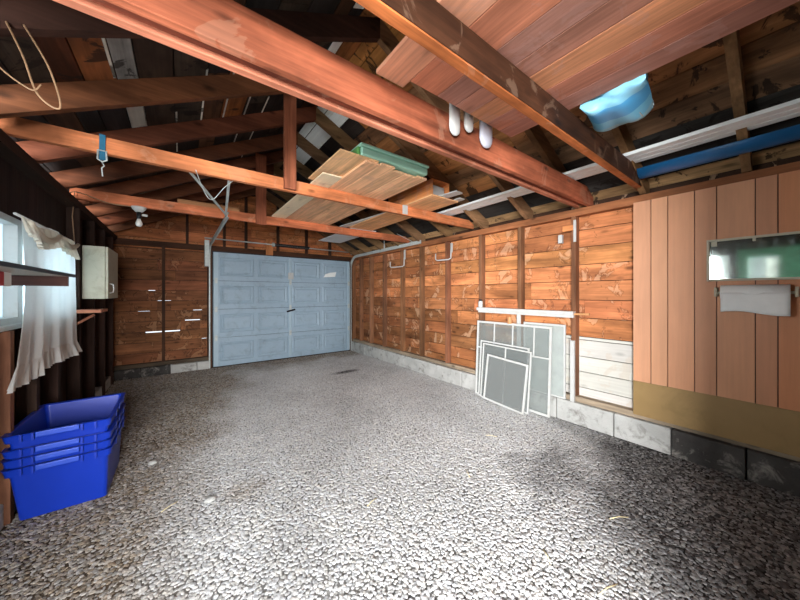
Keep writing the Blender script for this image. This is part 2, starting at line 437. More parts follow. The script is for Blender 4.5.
# ------------------------------------------------------------------ back wall with gable
def roofz(x): return 3.45-.5*abs(x-1.22)
slits = [(-.456, .007, .555, .022), (.08, .30, .73, .016), (-.42, -.33, 1.255, .008), (-.30, -.12, 1.08, .006), (.2, .33, .905, .01), (.33, .40, .38, .012), (-.55, -.40, .905, .006)]
random.seed(5)
mb = MB()
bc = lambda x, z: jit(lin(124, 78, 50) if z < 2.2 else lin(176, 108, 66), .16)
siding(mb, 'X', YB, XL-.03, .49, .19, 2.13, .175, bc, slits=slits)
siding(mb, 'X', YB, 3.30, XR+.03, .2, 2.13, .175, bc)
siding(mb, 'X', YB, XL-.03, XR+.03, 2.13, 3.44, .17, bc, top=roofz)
back = lambda x, z: lin(40, 27, 20)
random.seed(5)
for a_, b_, z_, t_ in ((XL-.1, .49, .19, 2.13), (3.28, XR+.1, .2, 2.13)):
    zz = z_; k = 0
    while zz < t_-.01:
        zt = min(zz+.175 if z_+.175*k < t_ else t_, t_); zt = min(.19+.175*(k+1) if a_ < 0 else zt, t_)
        segs = [(a_, b_, zt)]
        for (s0, s1, sz, sh2) in (slits if a_ < 0 else ()):
            if zz < sz <= zt+.001:
                new = []
                for (p, q, t) in segs:
                    if s0 < q and s1 > p: new += [(p, s0, t), (s0, s1, t-sh2), (s1, q, t)]
                    else: new.append((p, q, t))
                segs = [g_ for g_ in new if g_[1] > g_[0]]
        for (p, q, t) in segs: mb.box(p, q, YB+.025, YB+.035, zz, t, back(0, 0))
        zz = zt; k += 1
gz = [(XL-.1, 2.13), (XR+.1, 2.13), (XR+.1, roofz(XR+.1)+.02), (1.22, 3.47), (XL-.1, roofz(XL-.1)+.02)]
mb.add([(x, YB+.025, z) for x, z in gz]+[(x, YB+.035, z) for x, z in gz], [(0, 1, 2, 3, 4), (9, 8, 7, 6, 5)]+[(k, k+5, (k+1) % 5+5, (k+1) % 5) for k in range(5)], back(0, 0))
wall_back = mb.build('wall_back', 'siding_x', origin=(1.2, YB, 0), kind=st)
for x, z0, z1 in [(-.22, .2, 2.15), (.43, .2, 2.15), (.11, 2.24, roofz(.11)-.02), (.68, 2.24, 3.1), (1.05, 2.24, 3.3), (1.65, 2.24, 3.2), (2.25, 2.24, 2.9), (2.8, 2.24, 2.62)]:
    MB().box(x-.02, x+.02, YB-.085, YB-.001, z0, z1, jit(lin(62, 40, 28), .15)).build('stud', 'wz', wall_back)
MB().box(XL, XR, YB-.09, YB-.001, 2.15, 2.24, lin(70, 44, 30)).build('header', 'wx', wall_back)
MB().box(XL, .46, YB-.09, YB, .14, .2, lin(84, 72, 58)).build('sill_plate', 'wx', wall_back)
for a, b2 in [(-.88, -.5), (-.5, -.12), (-.12, .25), (.25, .445)]:
    MB().box(a, b2-.004, YB-.16, YB+.05, -.05, .14).build('foundation_block', 'concrete' if a > -.3 else 'concrete_dark', wall_back, bevel=.01)
MB().box(.44, .475, YB-.14, YB, 0, 2.15, lin(78, 50, 34)).build('door_jamb', 'wz', wall_back)
MB().box(3.29, 3.335, YB-.14, YB, 0, 2.15, lin(78, 50, 34)).build('door_jamb', 'wz', wall_back)
# ------------------------------------------------------------------ left wall (windows) and front wall (doorway)
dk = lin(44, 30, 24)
mb = MB()
def vboards(y0, y1, z0, z1):
    y = y0
    while y < y1-.01:
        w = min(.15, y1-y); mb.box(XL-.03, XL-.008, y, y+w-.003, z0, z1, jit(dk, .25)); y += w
W1 = (1.72, 4.22, 1.16, 1.84); W2 = (.66, 1.46, 1.0, 2.0); D2 = (-.30, .55)
vboards(W1[1], YB, .0, 2.3); vboards(W1[0], W1[1], 0, W1[2]); vboards(W1[0], W1[1], W1[3], 2.3)
vboards(W2[1], W1[0], 0, 2.3); vboards(W2[0], W2[1], 0, W2[2]); vboards(W2[0], W2[1], W2[3], 2.3)
vboards(D2[1], W2[0], 0, 2.3); vboards(D2[0], D2[1], 2.08, 2.3); vboards(YF, D2[0], 0, 2.3)
wall_left = mb.build('wall_left', 'wz', origin=(XL, 3, 0), kind=st)
for y in [1.6, 2.36, 2.78, 3.18, 3.62, 4.27, 4.9, 5.5, 6.1]:
    z1 = 2.2 if not W1[0] < y < W1[1] else W1[2]-.03
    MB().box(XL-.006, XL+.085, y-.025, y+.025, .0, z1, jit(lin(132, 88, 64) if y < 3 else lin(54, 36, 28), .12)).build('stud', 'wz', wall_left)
MB().box(XL-.006, XL+.085, YF, YB, 2.2, 2.27, lin(50, 34, 26)).build('top_plate', 'wy', wall_left)
MB().box(XL-.02, XL+.06, YF, YB, -.05, .13).build('foundation_block', 'concrete', wall_left, bevel=.01)
mb = MB(); DO = (-.85, .35, 2.12)
for a, b2, z0, z1 in [(XL, DO[0], 0, 2.3), (DO[0], DO[1], DO[2], 2.3), (DO[1], XR, 0, 2.3)]:
    x = a
    while x < b2-.005:
        w = min(.17, b2-x); mb.box(x, x+w-.003, YF-.03, YF, z0, z1, jit(lin(120, 78, 52), .15)); x += w
x = XL
while x < XR:
    mb.box(x, x+.167, YF-.03, YF, 2.3, max(2.31, roofz(x+.085)-.02), jit(lin(120, 78, 52), .15)); x += .17
mb.build('wall_front', 'wz', origin=(1.2, YF, 0), kind=st)
# window 1
w1 = root('window_1', (XL, 2.97, W1[2]), kind=st)
mb = MB(); y0, y1, z0, z1 = W1; x0, x1 = XL-.05, XL+.03
mb.box(x0, x1, y0, y0+.05, z0, z1); mb.box(x0, x1, y1-.05, y1, z0, z1); mb.box(x0, x1, y0+.05, y1-.05, z1-.04, z1)
mb.box(x0, x1, y0+.05, y1-.05, z0, z0+.04); mb.box(x0, x1, 3.05, 3.13, z0+.04, z1-.04)
mb.build('window_frame', 'white', w1)
MB().box(XL-.035, XL-.03, y0+.05, 3.05, z0+.04, z1-.04).build('pane', 'frosted', w1)
MB().box(XL-.035, XL-.03, 3.13, y1-.05, z0+.04, z1-.04).build('pane', 'frosted', w1)
MB().box(XL-.02, XL+.06, y0-.05, y1+.05, z0-.03, z0-.001).build('window_sill', 'white', w1, bevel=.004)
# window 2 (beside the camera, seen in the mirror)
w2 = root('window_2', (XL, 1.06, W2[2]), kind=st)
mb = MB(); y0, y1, z0, z1 = W2
mb.box(x0, x1, y0, y0+.04, z0, z1); mb.box(x0, x1, y1-.04, y1, z0, z1); mb.box(x0, x1, y0+.04, y1-.04, z1-.04, z1); mb.box(x0, x1, y0+.04, y1-.04, z0, z0+.04)
mb.build('window_frame', 'white', w2)
MB().box(XL-.035, XL-.03, y0+.04, y1-.04, z0+.04, z1-.04).build('pane', 'pane', w2)
# door 2: green glazed side door
d2 = root('door_2', (XL, .125, 0), kind=st)
mb = MB(); y0, y1 = D2
mb.box(XL-.06, XL+.02, y0, y0+.42, 0, 2.08); mb.box(XL-.06, XL+.02, y1-.12, y1, 0, 2.08); mb.box(XL-.06, XL+.02, y0+.42, y1-.12, 1.95, 2.08); mb.box(XL-.06, XL+.02, y0+.42, y1-.12, 0, 1.0)
mb.build('door_leaf', 'greenframe', d2)
MB().box(XL-.04, XL-.03, y0+.42, y1-.12, 1.0, 1.95).build('pane', 'pane', d2)
MB().grid(lambda u, v: (XL-.015+.012*math.sin(u*40), y0+.43+u*.12, 1.02+v*.9), 40, 2).build('door_curtain', 'fabric', d2)

# ------------------------------------------------------------------ roof: sheathing boards, rafters
random.seed(21)
def slope_pt(side, x, dz=0):
    return roofz(x)+dz
mb = MB()
Ledges = [-1.05, -.88, -.70, -.56, -.45, -.31, -.21, -.03, .16, .30, .48, .66, .84, .95, 1.045, 1.22]
Redges = [1.22, 1.31, 1.51, 1.69, 1.87, 2.05, 2.22, 2.40, 2.58, 2.76, 2.94, 3.12, 3.36, 3.49]
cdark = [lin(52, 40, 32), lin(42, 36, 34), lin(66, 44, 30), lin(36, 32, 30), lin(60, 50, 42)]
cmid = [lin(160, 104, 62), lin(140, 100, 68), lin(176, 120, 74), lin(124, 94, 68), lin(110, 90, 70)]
special = {('L', 5): [(1.9, 3.3, lin(150, 148, 142))], ('L', 9): [(2.5, 3.4, lin(150, 88, 48))], ('L', 8): [(2.5, 4, lin(96, 64, 44))],
           ('L', 4): [(1.9, 2.6, lin(110, 64, 36))], ('L', 3): [(1.9, 2.6, lin(96, 52, 30))],
           ('L', 14): [(1.3, 3, lin(160, 110, 64))], ('R', 0): [(.8, 2.9, lin(186, 124, 66)), (2.9, 4.6, lin(60, 50, 42))], ('R', 1): [(1, 2.75, lin(186, 124, 66)), (2.9, 4.6, lin(60, 50, 42))],
           ('R', 2): [(1.2, 2.9, lin(170, 112, 60)), (2.9, 3.7, lin(46, 40, 36))], ('R', 12): [(-.5, 6.5, lin(186, 150, 104))], ('R', 11): [(-.5, 6.5, lin(50, 48, 46))], ('R', 10): [(-.5, 6.5, lin(56, 54, 50))],
           ('R', 5): [(-.5, 1.6, lin(172, 112, 66))], ('R', 6): [(-.5, 1.6, lin(158, 104, 64))], ('R', 7): [(-.5, 1.6, lin(168, 116, 74))], ('R', 8): [(-.5, 1.6, lin(140, 98, 66))], ('R', 9): [(-.5, 1.6, lin(112, 82, 60))]}
def roof_board(x0, x1, y0, y1, c):
    g = .0035
    z0, z1 = roofz(x0+g), roofz(x1-g)
    mb.hexa([(x0+g, y0, z0), (x1-g, y0, z1), (x1-g, y1, z1), (x0+g, y1, z0), (x0+g, y0, z0+.022), (x1-g, y0, z1+.022), (x1-g, y1, z1+.022), (x0+g, y1, z0+.022)], c)
for side, E_ in (('L', Ledges), ('R', Redges)):
    for i in range(len(E_)-1):
        segs = []; sp = special.get((side, i), [])
        y = YF-.1
        while y < YB+.1:
            nxt = [a for a in sp if a[0] <= y+1e-3 < a[1]]
            if nxt: ye = min(nxt[0][1], YB+.1); c = nxt[0][2]
            else:
                lim = [a[0] for a in sp if a[0] > y+1e-3]
                ye = min([y+random.uniform(.9, 2.6)]+lim+[YB+.1]); c = random.choice(cdark if side == 'L' else (cmid if y < 2.4 else cdark+cmid[3:]))
            roof_board(E_[i], E_[i+1], y, ye-.004, jit(c, .1)); y = ye
for xe_, ya_, yb_ in ((-.318, 1.6, 2.5), (.155, 2.45, 3.6), (.325, 2.5, 3.4), (.50, 2.4, 4.2), (.66, 2.9, 4.4), (-.02, 3.0, 4.2)):  # pale strips painted in as daylight slits between roof boards
    z_ = roofz(xe_)-.003
    mb.hexa([(xe_-.006, ya_, z_-.003), (xe_+.006, ya_, z_+.003), (xe_+.006, yb_, z_+.003), (xe_-.006, yb_, z_-.003), (xe_-.006, ya_, z_+.006), (xe_+.006, ya_, z_+.012), (xe_+.006, yb_, z_+.012), (xe_-.006, yb_, z_+.006)], lin(205, 202, 190))
# roofing felt over the boards
for x0, x1 in ((-1.1, 1.22), (1.22, 3.55)):
    z0, z1 = roofz(x0)+.03, roofz(x1)+.03
    mb.hexa([(x0, YF-.1, z0), (x1, YF-.1, z1), (x1, YB+.1, z1), (x0, YB+.1, z0), (x0, YF-.1, z0+.01), (x1, YF-.1, z1+.01), (x1, YB+.1, z1+.01), (x0, YB+.1, z0+.01)], lin(25, 22, 20))
ceiling = mb.build('ceiling', 'roof', origin=(1.22, 3, 2.25), kind=st)
for x0_, x1_, y0_, y1_ in ((1.235, 1.312, 2.92, 4.5), (1.322, 1.50, 2.92, 4.5), (.955, 1.035, 1.95, 2.45), (.95, 1.03, 1.35, 1.8), (-.30, -.215, 2.6, 3.15)):
    za_, zb_ = roofz(x0_)-.004, roofz(x1_)-.004
    MB().hexa([(x0_, y0_, za_-.006), (x1_, y0_, zb_-.006), (x1_, y1_, zb_-.006), (x0_, y1_, za_-.006), (x0_, y0_, za_), (x1_, y0_, zb_), (x1_, y1_, zb_), (x0_, y1_, za_)], lin(236, 240, 236) if x0_ > 0 else lin(170, 166, 156)).build('painted_roof_board', 'paintwood', ceiling)
rY = [.2, .8, 1.34, 1.90, 2.54, 3.21, 3.85, 4.45, 5.05, 5.65, 6.2]
for y in rY:
    for side in ('L', 'R'):
        xe = -.95 if side == 'L' else 3.42
        dep = .14*1.118
        xs = (1.22-.001) if side == 'L' else 1.221
        zt0, zt1 = roofz(xs)-.002, roofz(xe)-.002
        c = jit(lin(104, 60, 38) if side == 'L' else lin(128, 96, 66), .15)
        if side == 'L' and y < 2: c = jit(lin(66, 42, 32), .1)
        w = .024
        # rafter, tail cut level over the wall plate
        zb = 2.272 if side == 'L' else 2.247
        xp = 1.22-(3.45-dep-zb)/.5 if side == 'L' else 1.22+(3.45-dep-zb)/.5
        a = [(xs, zt0-dep), (xp, zb), (xe, zb), (xe, max(zt1, zb+.01)), (xs, zt0)]
        vs = [(px_, y-w, pz) for px_, pz in a]+[(px_, y+w, pz) for px_, pz in a]
        n = 5; fs = [tuple(range(n)), tuple(range(2*n-1, n-1, -1))]+[(k, k+n, (k+1) % n+n, (k+1) % n) for k in range(n)]
        MB().add(vs, fs, c).build('rafter', 'wx', ceiling)

# ------------------------------------------------------------------ tie beams and posts
def beam_mb(y0, y1, z0, z1, x0, x1, c, mb_=None):
    mb_ = mb_ or MB()
    lim = lambda x: roofz(x)-.012
    pts = [(x0, z0), (x1, z0), (x1, min(z1, lim(x1)))]
    if lim(x1) < z1: pts.append((1.22+(3.45-.012-z1)/.5, z1))
    if lim(x0) < z1: pts += [(1.22-(3.45-.012-z1)/.5, z1)]
    pts.append((x0, min(z1, lim(x0)))); n = len(pts)
    mb_.add([(x, y0, z) for x, z in pts]+[(x, y1, z) for x, z in pts], [tuple(range(n)), tuple(range(2*n-1, n-1, -1))]+[(k, k+n, (k+1) % n+n, (k+1) % n) for k in range(n)], c)
    return mb_
def beam(name, y0, y1, z0, z1, x0, x1, c, label, mat='beam', face=None):
    mb_ = beam_mb(y0+(.006 if face else 0), y1, z0, z1, x0, x1, c)
    if face: beam_mb(y0, y0+.0058, z0+.004, z1, x0, x1, face, mb_)
    return mb_.build(name, mat, origin=(1.2, (y0+y1)/2, z0), bevel=.003, label=label, cat='beam')
red = lin(178, 96, 62)
beam('tie_beam', .785, .84, 2.285, 2.43, XL+.1, 3.40, lin(196, 112, 62), 'orange wooden tie beam nearest the camera, carrying the red plank platform', face=lin(72, 44, 28))
r = root('tie_beam', (1.2, 1.29, 2.245), 'thick doubled reddish tie beam with scuffed lower edges, crossing the whole picture', 'beam')
beam_mb(1.225, 1.265, 2.248, 2.425, XL+.02, 3.41, lin(166, 94, 66)).build('front_board', 'beam', r, bevel=.004)
beam_mb(1.2655, 1.32, 2.268, 2.42, XL+.02, 3.40, lin(120, 60, 42)).build('spacer_board', 'beam', r, bevel=.003)
beam_mb(1.3205, 1.36, 2.248, 2.42, XL+.02, 3.41, lin(190, 118, 90)).build('rear_board', 'beam', r, bevel=.004)
beam('tie_beam', 2.755, 2.80, 2.29, 2.40, XL+.0, 3.40, lin(200, 122, 78), 'slim light reddish tie beam under the middle of the plywood stack, teal strap on it')
beam('tie_beam', 4.235, 4.28, 2.29, 2.40, XL+.02, 3.40, lin(186, 108, 72), 'slim reddish tie beam nearest the garage door, light bulb fitting under it')
MB().box(-.02, .62, 4.281, 4.31, 2.38, 2.46, lin(196, 140, 96)).build('board_offcut', 'wx', bevel=.003, label='short pale board offcut nailed behind the rear tie beam', cat='board')
MB().box(.80, .93, 4.215, 4.234, 2.27, 3.20, lin(132, 74, 50)).build('post', 'wz', bevel=.003, label='wide upright board nailed to the rear tie beam', cat='post')
MB().box(.75, .855, 2.715, 2.754, 2.30, 3.16, lin(150, 88, 62)).build('post', 'wz', bevel=.003, label='upright scuffed post nailed to the slim beam left of the plywood stack', cat='post')

# ------------------------------------------------------------------ near platform of red planks
random.seed(4)
pe = [.77, .94, 1.13, 1.27, 1.40, 1.56, 1.70, 1.835]
pc = [lin(212, 150, 118), lin(200, 128, 98), lin(166, 118, 102), lin(172, 118, 98), lin(214, 146, 106), lin(188, 122, 98), lin(166, 114, 98)]
pl = ['near the ridge, longest reaching end', 'second from its left edge', 'third from its left edge, purplish brown', 'middle one, purplish brown', 'third from its right edge, bright orange', 'second from its right edge', 'right edge, dull purplish brown']
for i in range(7):
    y1 = 1.225 if i == 0 else 1.165
    zz = 2.432
    MB().box(pe[i]+.002, pe[i+1]-.002, -.25, y1, zz, zz+.022, pc[i]).build('plank', 'plank', bevel=.002, label='reddish plank of the overhead platform, '+pl[i], cat='plank', group='planks of the near overhead platform')
# rounded white ends poking out below
for k, (x, rr, z0, m_, lb) in enumerate([(1.30, .043, 2.285, 'white', 'tall white rounded plastic end hanging below the red planks'), (1.425, .040, 2.345, 'white', 'short white rounded plastic end between its two neighbours under the red planks'), (1.595, .060, 2.30, 'greycup', 'wide greyish rounded plastic cup under the corner of the red planks')]):
    prof = [(rr*math.sin(a), z0+rr-rr*math.cos(a)) for a in [.15, .5, .85, 1.2, 1.57]]+[(rr, 2.53)]
    MB().lathe((x, 1.195, 0), prof, 20, 'Z', sy=.42).build('plastic_cup', m_, label=lb, cat='plastic part', group='plastic ends under the planks')
# blue and white bag
def bagf(u, v):
    a = u*2*math.pi; cu = math.copysign(abs(math.cos(a))**.55, math.cos(a)); su = math.copysign(abs(math.sin(a))**.55, math.sin(a))
    L = (v-.5)*2
    s = (1-abs(L)**6*.85)
    th = .062*s+.004
    wob = .012*math.sin(7*v+3*u*6.28)+.008*math.sin(13*v+9*u)
    return (2.03+cu*.195*(1+.05*math.sin(5*v))+wob+.012*abs(math.sin(11*v+5*u*6.28)), .61+L*.15+.03*cu, 2.445+su*th+.03*cu*.3+wob*.8)
bag = MB().grid(bagf, 40, 26)
mbag, nt, b = new_mat('bag_print', .4, 0, .4)
tc = nd(nt, 'ShaderNodeTexCoord')
sx = nd(nt, 'ShaderNodeSeparateXYZ'); nt.links.new(tc.outputs['Object'], sx.inputs[0])
n = noise(nt, tc.outputs['Object'], 8, 2)
t = math_n(nt, 'ADD', sx.outputs[0], math_n(nt, 'MULTIPLY', n, .06))
rp = nd(nt, 'ShaderNodeValToRGB'); nt.links.new(maprange(nt, t, -.2, .26, 0, 1), rp.inputs[0])
rp.color_ramp.interpolation = 'CONSTANT'
e = rp.color_ramp.elements; e[0].position = 0; e[0].color = lin(140, 205, 232); e[1].position = .18; e[1].color = lin(84, 168, 220)
for p_, c_ in ((.5, lin(128, 202, 234)), (.75, lin(160, 206, 224)), (.93, lin(228, 236, 240))):
    q_ = e.new(p_); q_.color = c_
nt.links.new(rp.outputs[0], b.inputs['Base Color'])
bagr = bag.build('plastic_bag', mbag, label='light blue and white crumpled plastic bag sticking out beside the red planks', cat='bag')
MB().box(2.10, 2.16, .52, .57, 2.386, 2.39).build('printed_patch', 'white', bagr)
# ------------------------------------------------------------------ white siding lengths and blue gutter along the right eave
mb = MB()
for a, b2 in ((2.80, 2.868), (2.876, 2.944), (2.952, 3.02)): mb.box(a, b2, -.25, 3.02, 2.432, 2.45)
mb.box(2.80, 3.02, -.25, 3.02, 2.4465, 2.458)
mb.build('vinyl_siding', 'vinyl', bevel=.004, label='long white grooved board lying on the tie beams along the right eave', cat='board')
prof = [(.12, .0), (.118, .05), (.075, .085), (0, .10)]
mb = MB()
def gut(u, v):
    a = math.pi*(.02+.96*u); return (3.077+math.cos(a)*.056, -.25+v*1.02, 2.365+math.cos(a)*-.022-math.sin(a)*.04)
mb.grid(gut, 16, 2); 
# the gutter rests across the beam and rafters
mb.build('gutter', 'blue_metal', solid=.004, label='blue metal gutter length under the rafters beside the long white board', cat='gutter')

# ------------------------------------------------------------------ rear plywood stack
random.seed(9)
xs = 1.185; k = 0
bl = ['left edge of the stack', 'second from the left edge of the stack', 'middle of the stack', 'second from the right edge of the stack', 'right edge of the stack']
for w in (.13, .14, .13, .13, .12):
    MB().box(xs+.002, xs+w-.003, 2.02+random.uniform(-.02, .05), 4.62+random.uniform(-.08, .1), 2.402, 2.422, jit(lin(240, 190, 146), .06)).build('pine_board', 'plank', bevel=.002, label='pale pine board on the slim beams, '+bl[k], cat='board', group='pine boards of the rear stack')
    xs += w; k += 1
MB().box(1.0, 1.18, 2.45, 4.40, 2.402, 2.414, lin(244, 226, 192)).build('plywood_strip', 'paintwood', bevel=.001, label='cream plywood strip along the left edge of the pine boards', cat='board')
MB().box(.96, 1.30, 2.02, 2.70, 2.4225, 2.436, lin(232, 186, 138)).build('plywood_strip', 'plank', bevel=.001, label='small tan plywood piece on top of the pine boards beside the mint box', cat='board')
g = root('storage_box', (1.46, 2.15, 2.437), 'flat mint green plastic box lying on the pine boards', 'box')
MB().box(1.13, 1.82, 2.0, 2.34, 2.437, 2.50).build('box_body', 'mint', g, bevel=.012)
MB().box(1.12, 1.83, 1.99, 2.35, 2.502, 2.525).build('lid', 'mint', g, bevel=.008)
MB().box(1.105, 1.1295, 2.02, 2.32, 2.438, 2.498).build('end_cap', 'green', g, bevel=.004, label='brighter green end')
MB().box(2.15, 2.56, 2.30, 4.20, 2.402, 2.416, lin(240, 184, 132)).build('plywood_sheet', 'plank', bevel=.001, label='orange tan plywood sheet right of the long white board on the rear beams', cat='board')
MB().bar((2.36, 2.10, 2.4245), (2.09, 4.32, 2.4245), .11, .014).build('white_board', 'white', bevel=.002, label='narrow white painted board lying between plywood sheet and pine boards', cat='board')
MB().box(2.50, 2.58, 2.22, 2.80, 2.4165, 2.428).build('white_board', 'white', bevel=.002, label='short white board on the corner of the orange tan plywood sheet', cat='board')
MB().box(2.20, 2.66, 4.215, 5.62, 2.402, 2.414).build('white_board', 'vinyl', bevel=.002, label='white sheet hanging over behind the rear slim beam near the garage door', cat='board')
cr = root('wooden_crate', (2.34, 2.8, 2.433), 'open ended orange wooden drawer box on the plywood sheet right of the mint box', 'box')
cc = lin(222, 144, 86)
MB().box(2.21, 2.48, 2.36, 3.20, 2.433, 2.446, cc).build('crate_bottom', 'plank', cr)
MB().box(2.21, 2.225, 2.36, 3.20, 2.4465, 2.605, cc).build('crate_side', 'plank', cr); MB().box(2.465, 2.48, 2.36, 3.20, 2.4465, 2.605, cc).build('crate_side', 'plank', cr)
MB().box(2.2255, 2.4645, 3.18, 3.195, 2.4465, 2.605, cc).build('crate_end', 'plank', cr)
MB().box(2.21, 2.48, 2.36, 3.20, 2.6055, 2.617, cc).build('crate_top', 'plank', cr)
MB().box(2.24, 2.44, 2.40, 2.9, 2.447, 2.57).build('packed_paper', 'white', cr, bevel=.01, label='white packing inside')
MB().box(2.49, 2.53, 2.740, 2.754, 2.32, 2.40).build('white_bracket', 'white', bevel=.002, label='small white bracket on front of slim beam by the plywood sheet', cat='bracket') if False else None
MB().box(2.10, 2.17, 2.738, 2.7545, 2.295, 2.40).build('beam_clip', 'white', bevel=.003, label='small white clip on the slim beam below the narrow white board', cat='clip')

# ------------------------------------------------------------------ garage door
door = root('door_1', (1.885, 6.42, 0), kind=st)
y = 6.40; dx0, dx1 = .50, 3.275; sh = 2.13/4
for r_ in range(4):
    z0, z1 = r_*sh+.004, (r_+1)*sh-.003
    mb = MB(); mb.box(dx0, dx1, y, y+.04, z0, z1)
    for a, b2 in ((.60, 1.18), (1.25, 1.83), (1.93, 2.53), (2.60, 3.19)):
        # raised and fielded panel
        za, zb = z0+.085, z1-.085
        for (i0, i1, dd) in ((0, .02, .012), (.055, .06, .010)):
            p = [(a+i0, y, za+i0), (b2-i0, y, za+i0), (b2-i0, y, zb-i0), (a+i0, y, zb-i0)]
            q = [(a+i0+.022, y-dd, za+i0+.022), (b2-i0-.022, y-dd, za+i0+.022), (b2-i0-.022, y-dd, zb-i0-.022), (a+i0+.022, y-dd, zb-i0-.022)]
            if i0 == 0:
                r2 = [(a+.055, y-.001, za+.055), (b2-.055, y-.001, za+.055), (b2-.055, y-.001, zb-.055), (a+.055, y-.001, zb-.055)]
                mb.add(p+q+r2, [(k, (k+1) % 4, (k+1) % 4+4, k+4) for k in range(4)]+[(k+4, (k+1) % 4+4, (k+1) % 4+8, k+8) for k in range(4)])
            else: mb.add(p+q, [(k, (k+1) % 4, (k+1) % 4+4, k+4) for k in range(4)]+[(4, 5, 6, 7)])
    mb.build('door_section', 'door', door)
MB().box(1.855, 1.905, y-.022, y-.001, .02, 2.11).build('center_stile', 'door_stile', door, bevel=.003)
MB().box(.505, .575, y-.022, y-.001, .02, 2.11).build('edge_stile', 'door_stile', door, bevel=.003)
MB().box(3.215, 3.27, y-.022, y-.001, .02, 2.11).build('edge_stile', 'door_stile', door, bevel=.003)
for z in (sh, 2*sh, 3*sh):
    for x in (.54, 1.88, 3.24):
        MB().box(x-.022, x+.022, y-.032, y-.0225, z-.05, z+.05).build('hinge', 'galv', door, bevel=.002)
MB().box(1.83, 1.94, y-.05, y-.0225, 1.66, 1.80).build('lock_cover', 'white', door, bevel=.006, label='white lock cover')
MB().tube([(1.80, y-.045, .98), (1.88, y-.055, 1.0), (1.97, y-.045, 1.02)], .018, 10).build('door_handle', 'steel_dark', door)
MB().add([(2.62, y-.013, 1.73), (2.90, y-.013, 1.75), (2.93, y-.013, 1.86), (2.78, y-.013, 1.84), (2.66, y-.013, 1.80)], [(0, 1, 2, 3, 4)]).build('sticker', 'paper', door, solid=.002, label='torn white sticker')
MB().box(dx0-.05, dx1+.04, 6.445, 6.455, -.02, 2.15).build('light_leak_backing', 'steel_dark', door)  # added sheet, stops daylight leaking through the door seams
MB().box(dx0, dx1, y-.003, y+.03, -.02, .003).build('bottom_seal', 'black', door)
# tracks
def track(x, sgn, label):
    t = root('door_track', (x, 6.37, 0), label, 'track', 'garage door tracks')
    pts = [(x, 6.37, .0), (x, 6.37, 1.0), (x, 6.37, 1.93)]
    R = .30
    for a in range(1, 9):
        an = a/8*math.pi/2; pts.append((x, 6.37-R*(1-math.cos(an)), 1.93+R*math.sin(an)))
    pts += [(x, 5.0, 2.235), (x, 3.80, 2.24)]
    # c-shaped rail swept along the path
    mb = MB()
    def sweep(dx, w, h):
        vs = []
        for i, p in enumerate(pts):
            d = (Vector(pts[min(i+1, len(pts)-1)])-Vector(pts[max(i-1, 0)])).normalized(); nn = Vector((0, d.z, -d.y))
            c = Vector(p)+Vector((dx, 0, 0))
            for sx_, sn in ((-w, -h), (w, -h), (w, h), (-w, h)): vs.append(c+Vector((sx_, 0, 0))+nn*sn)
        n = len(pts); fs = [(i*4+k, i*4+(k+1) % 4, (i+1)*4+(k+1) % 4, (i+1)*4+k) for i in range(n-1) for k in range(4)]+[(0, 1, 2, 3), ((n-1)*4+3, (n-1)*4+2, (n-1)*4+1, (n-1)*4)]
        mb.add(vs, fs)
    sweep(0, .002, .028)
    s_ = mb; mb.build('rail', 'galv', t)
    mb = MB(); 
    vs = []
    for off in (-.028, .028):
        vs = []
        for i, p in enumerate(pts):
            d = (Vector(pts[min(i+1, len(pts)-1)])-Vector(pts[max(i-1, 0)])).normalized(); nn = Vector((0, d.z, -d.y))
            c = Vector(p)+nn*off
            for sx_, sn in ((-.001, -.002), (.018*sgn, -.002), (.018*sgn, .002), (-.001, .002)): vs.append(c+Vector((sx_, 0, 0))+nn*sn)
        n = len(pts); mb.add(vs, [(i*4+k, i*4+(k+1) % 4, (i+1)*4+(k+1) % 4, (i+1)*4+k) for i in range(n-1) for k in range(4)])
    mb.build('rail_lip', 'galv', t)
    return t
tl = track(.43, 1, 'pale metal garage door track left of the door with two slanting struts')
tr = track(3.30, -1, 'pale metal garage door track curving forward along the right wall')
MB().bar((.42, 3.82, 2.24), (.06, 2.79, 2.30), .022, .006).build('strut', 'galv', tl)
MB().bar((.42, 3.86, 2.24), (.33, 2.79, 2.32), .022, .006).build('strut', 'galv', tl)
MB().bar((3.29, 3.95, 2.24), (3.10, 4.22, 2.42), .02, .005).build('strut', 'galv', tr)
MB().bar((3.28, 4.9, 2.24), (3.28, 4.9, 2.45), .02, .005).build('strut', 'galv', tr)
MB().box(.36, .43, 6.30, 6.44, 1.85, 2.32).build('track_bracket', 'galv', tl, bevel=.003)
ts = root('torsion_bar', (1.9, 6.34, 2.33), 'thin steel bar with black spring above the garage door', 'spring bar')
MB().tube([(.36, 6.33, 2.36), (3.33, 6.33, 2.34)], .011, 10).build('shaft', 'galv', ts)
coil = [(1.52+.75*i/240, 6.33+.026*math.cos(i*.9), 2.352+.026*math.sin(i*.9)) for i in range(241)]
MB().tube(coil, .009, 6).build('coil_spring', 'steel_dark', ts)
MB().box(1.40, 1.53, 6.36, 6.41, 2.14, 2.46, lin(196, 126, 78)).build('mounting_board', 'wz', ts, bevel=.002, label='orange wooden block')
MB().lathe((1.52, 6.33, 2.352), [(.03, -.02), (.04, -.01), (.04, .03), (.02, .04)], 14, 'X').build('spring_cone', 'galv', ts)
MB().lathe((3.31, 6.33, 2.34), [(.05, -.02), (.055, 0), (.05, .02)], 18, 'X').build('cable_drum', 'galv', ts)

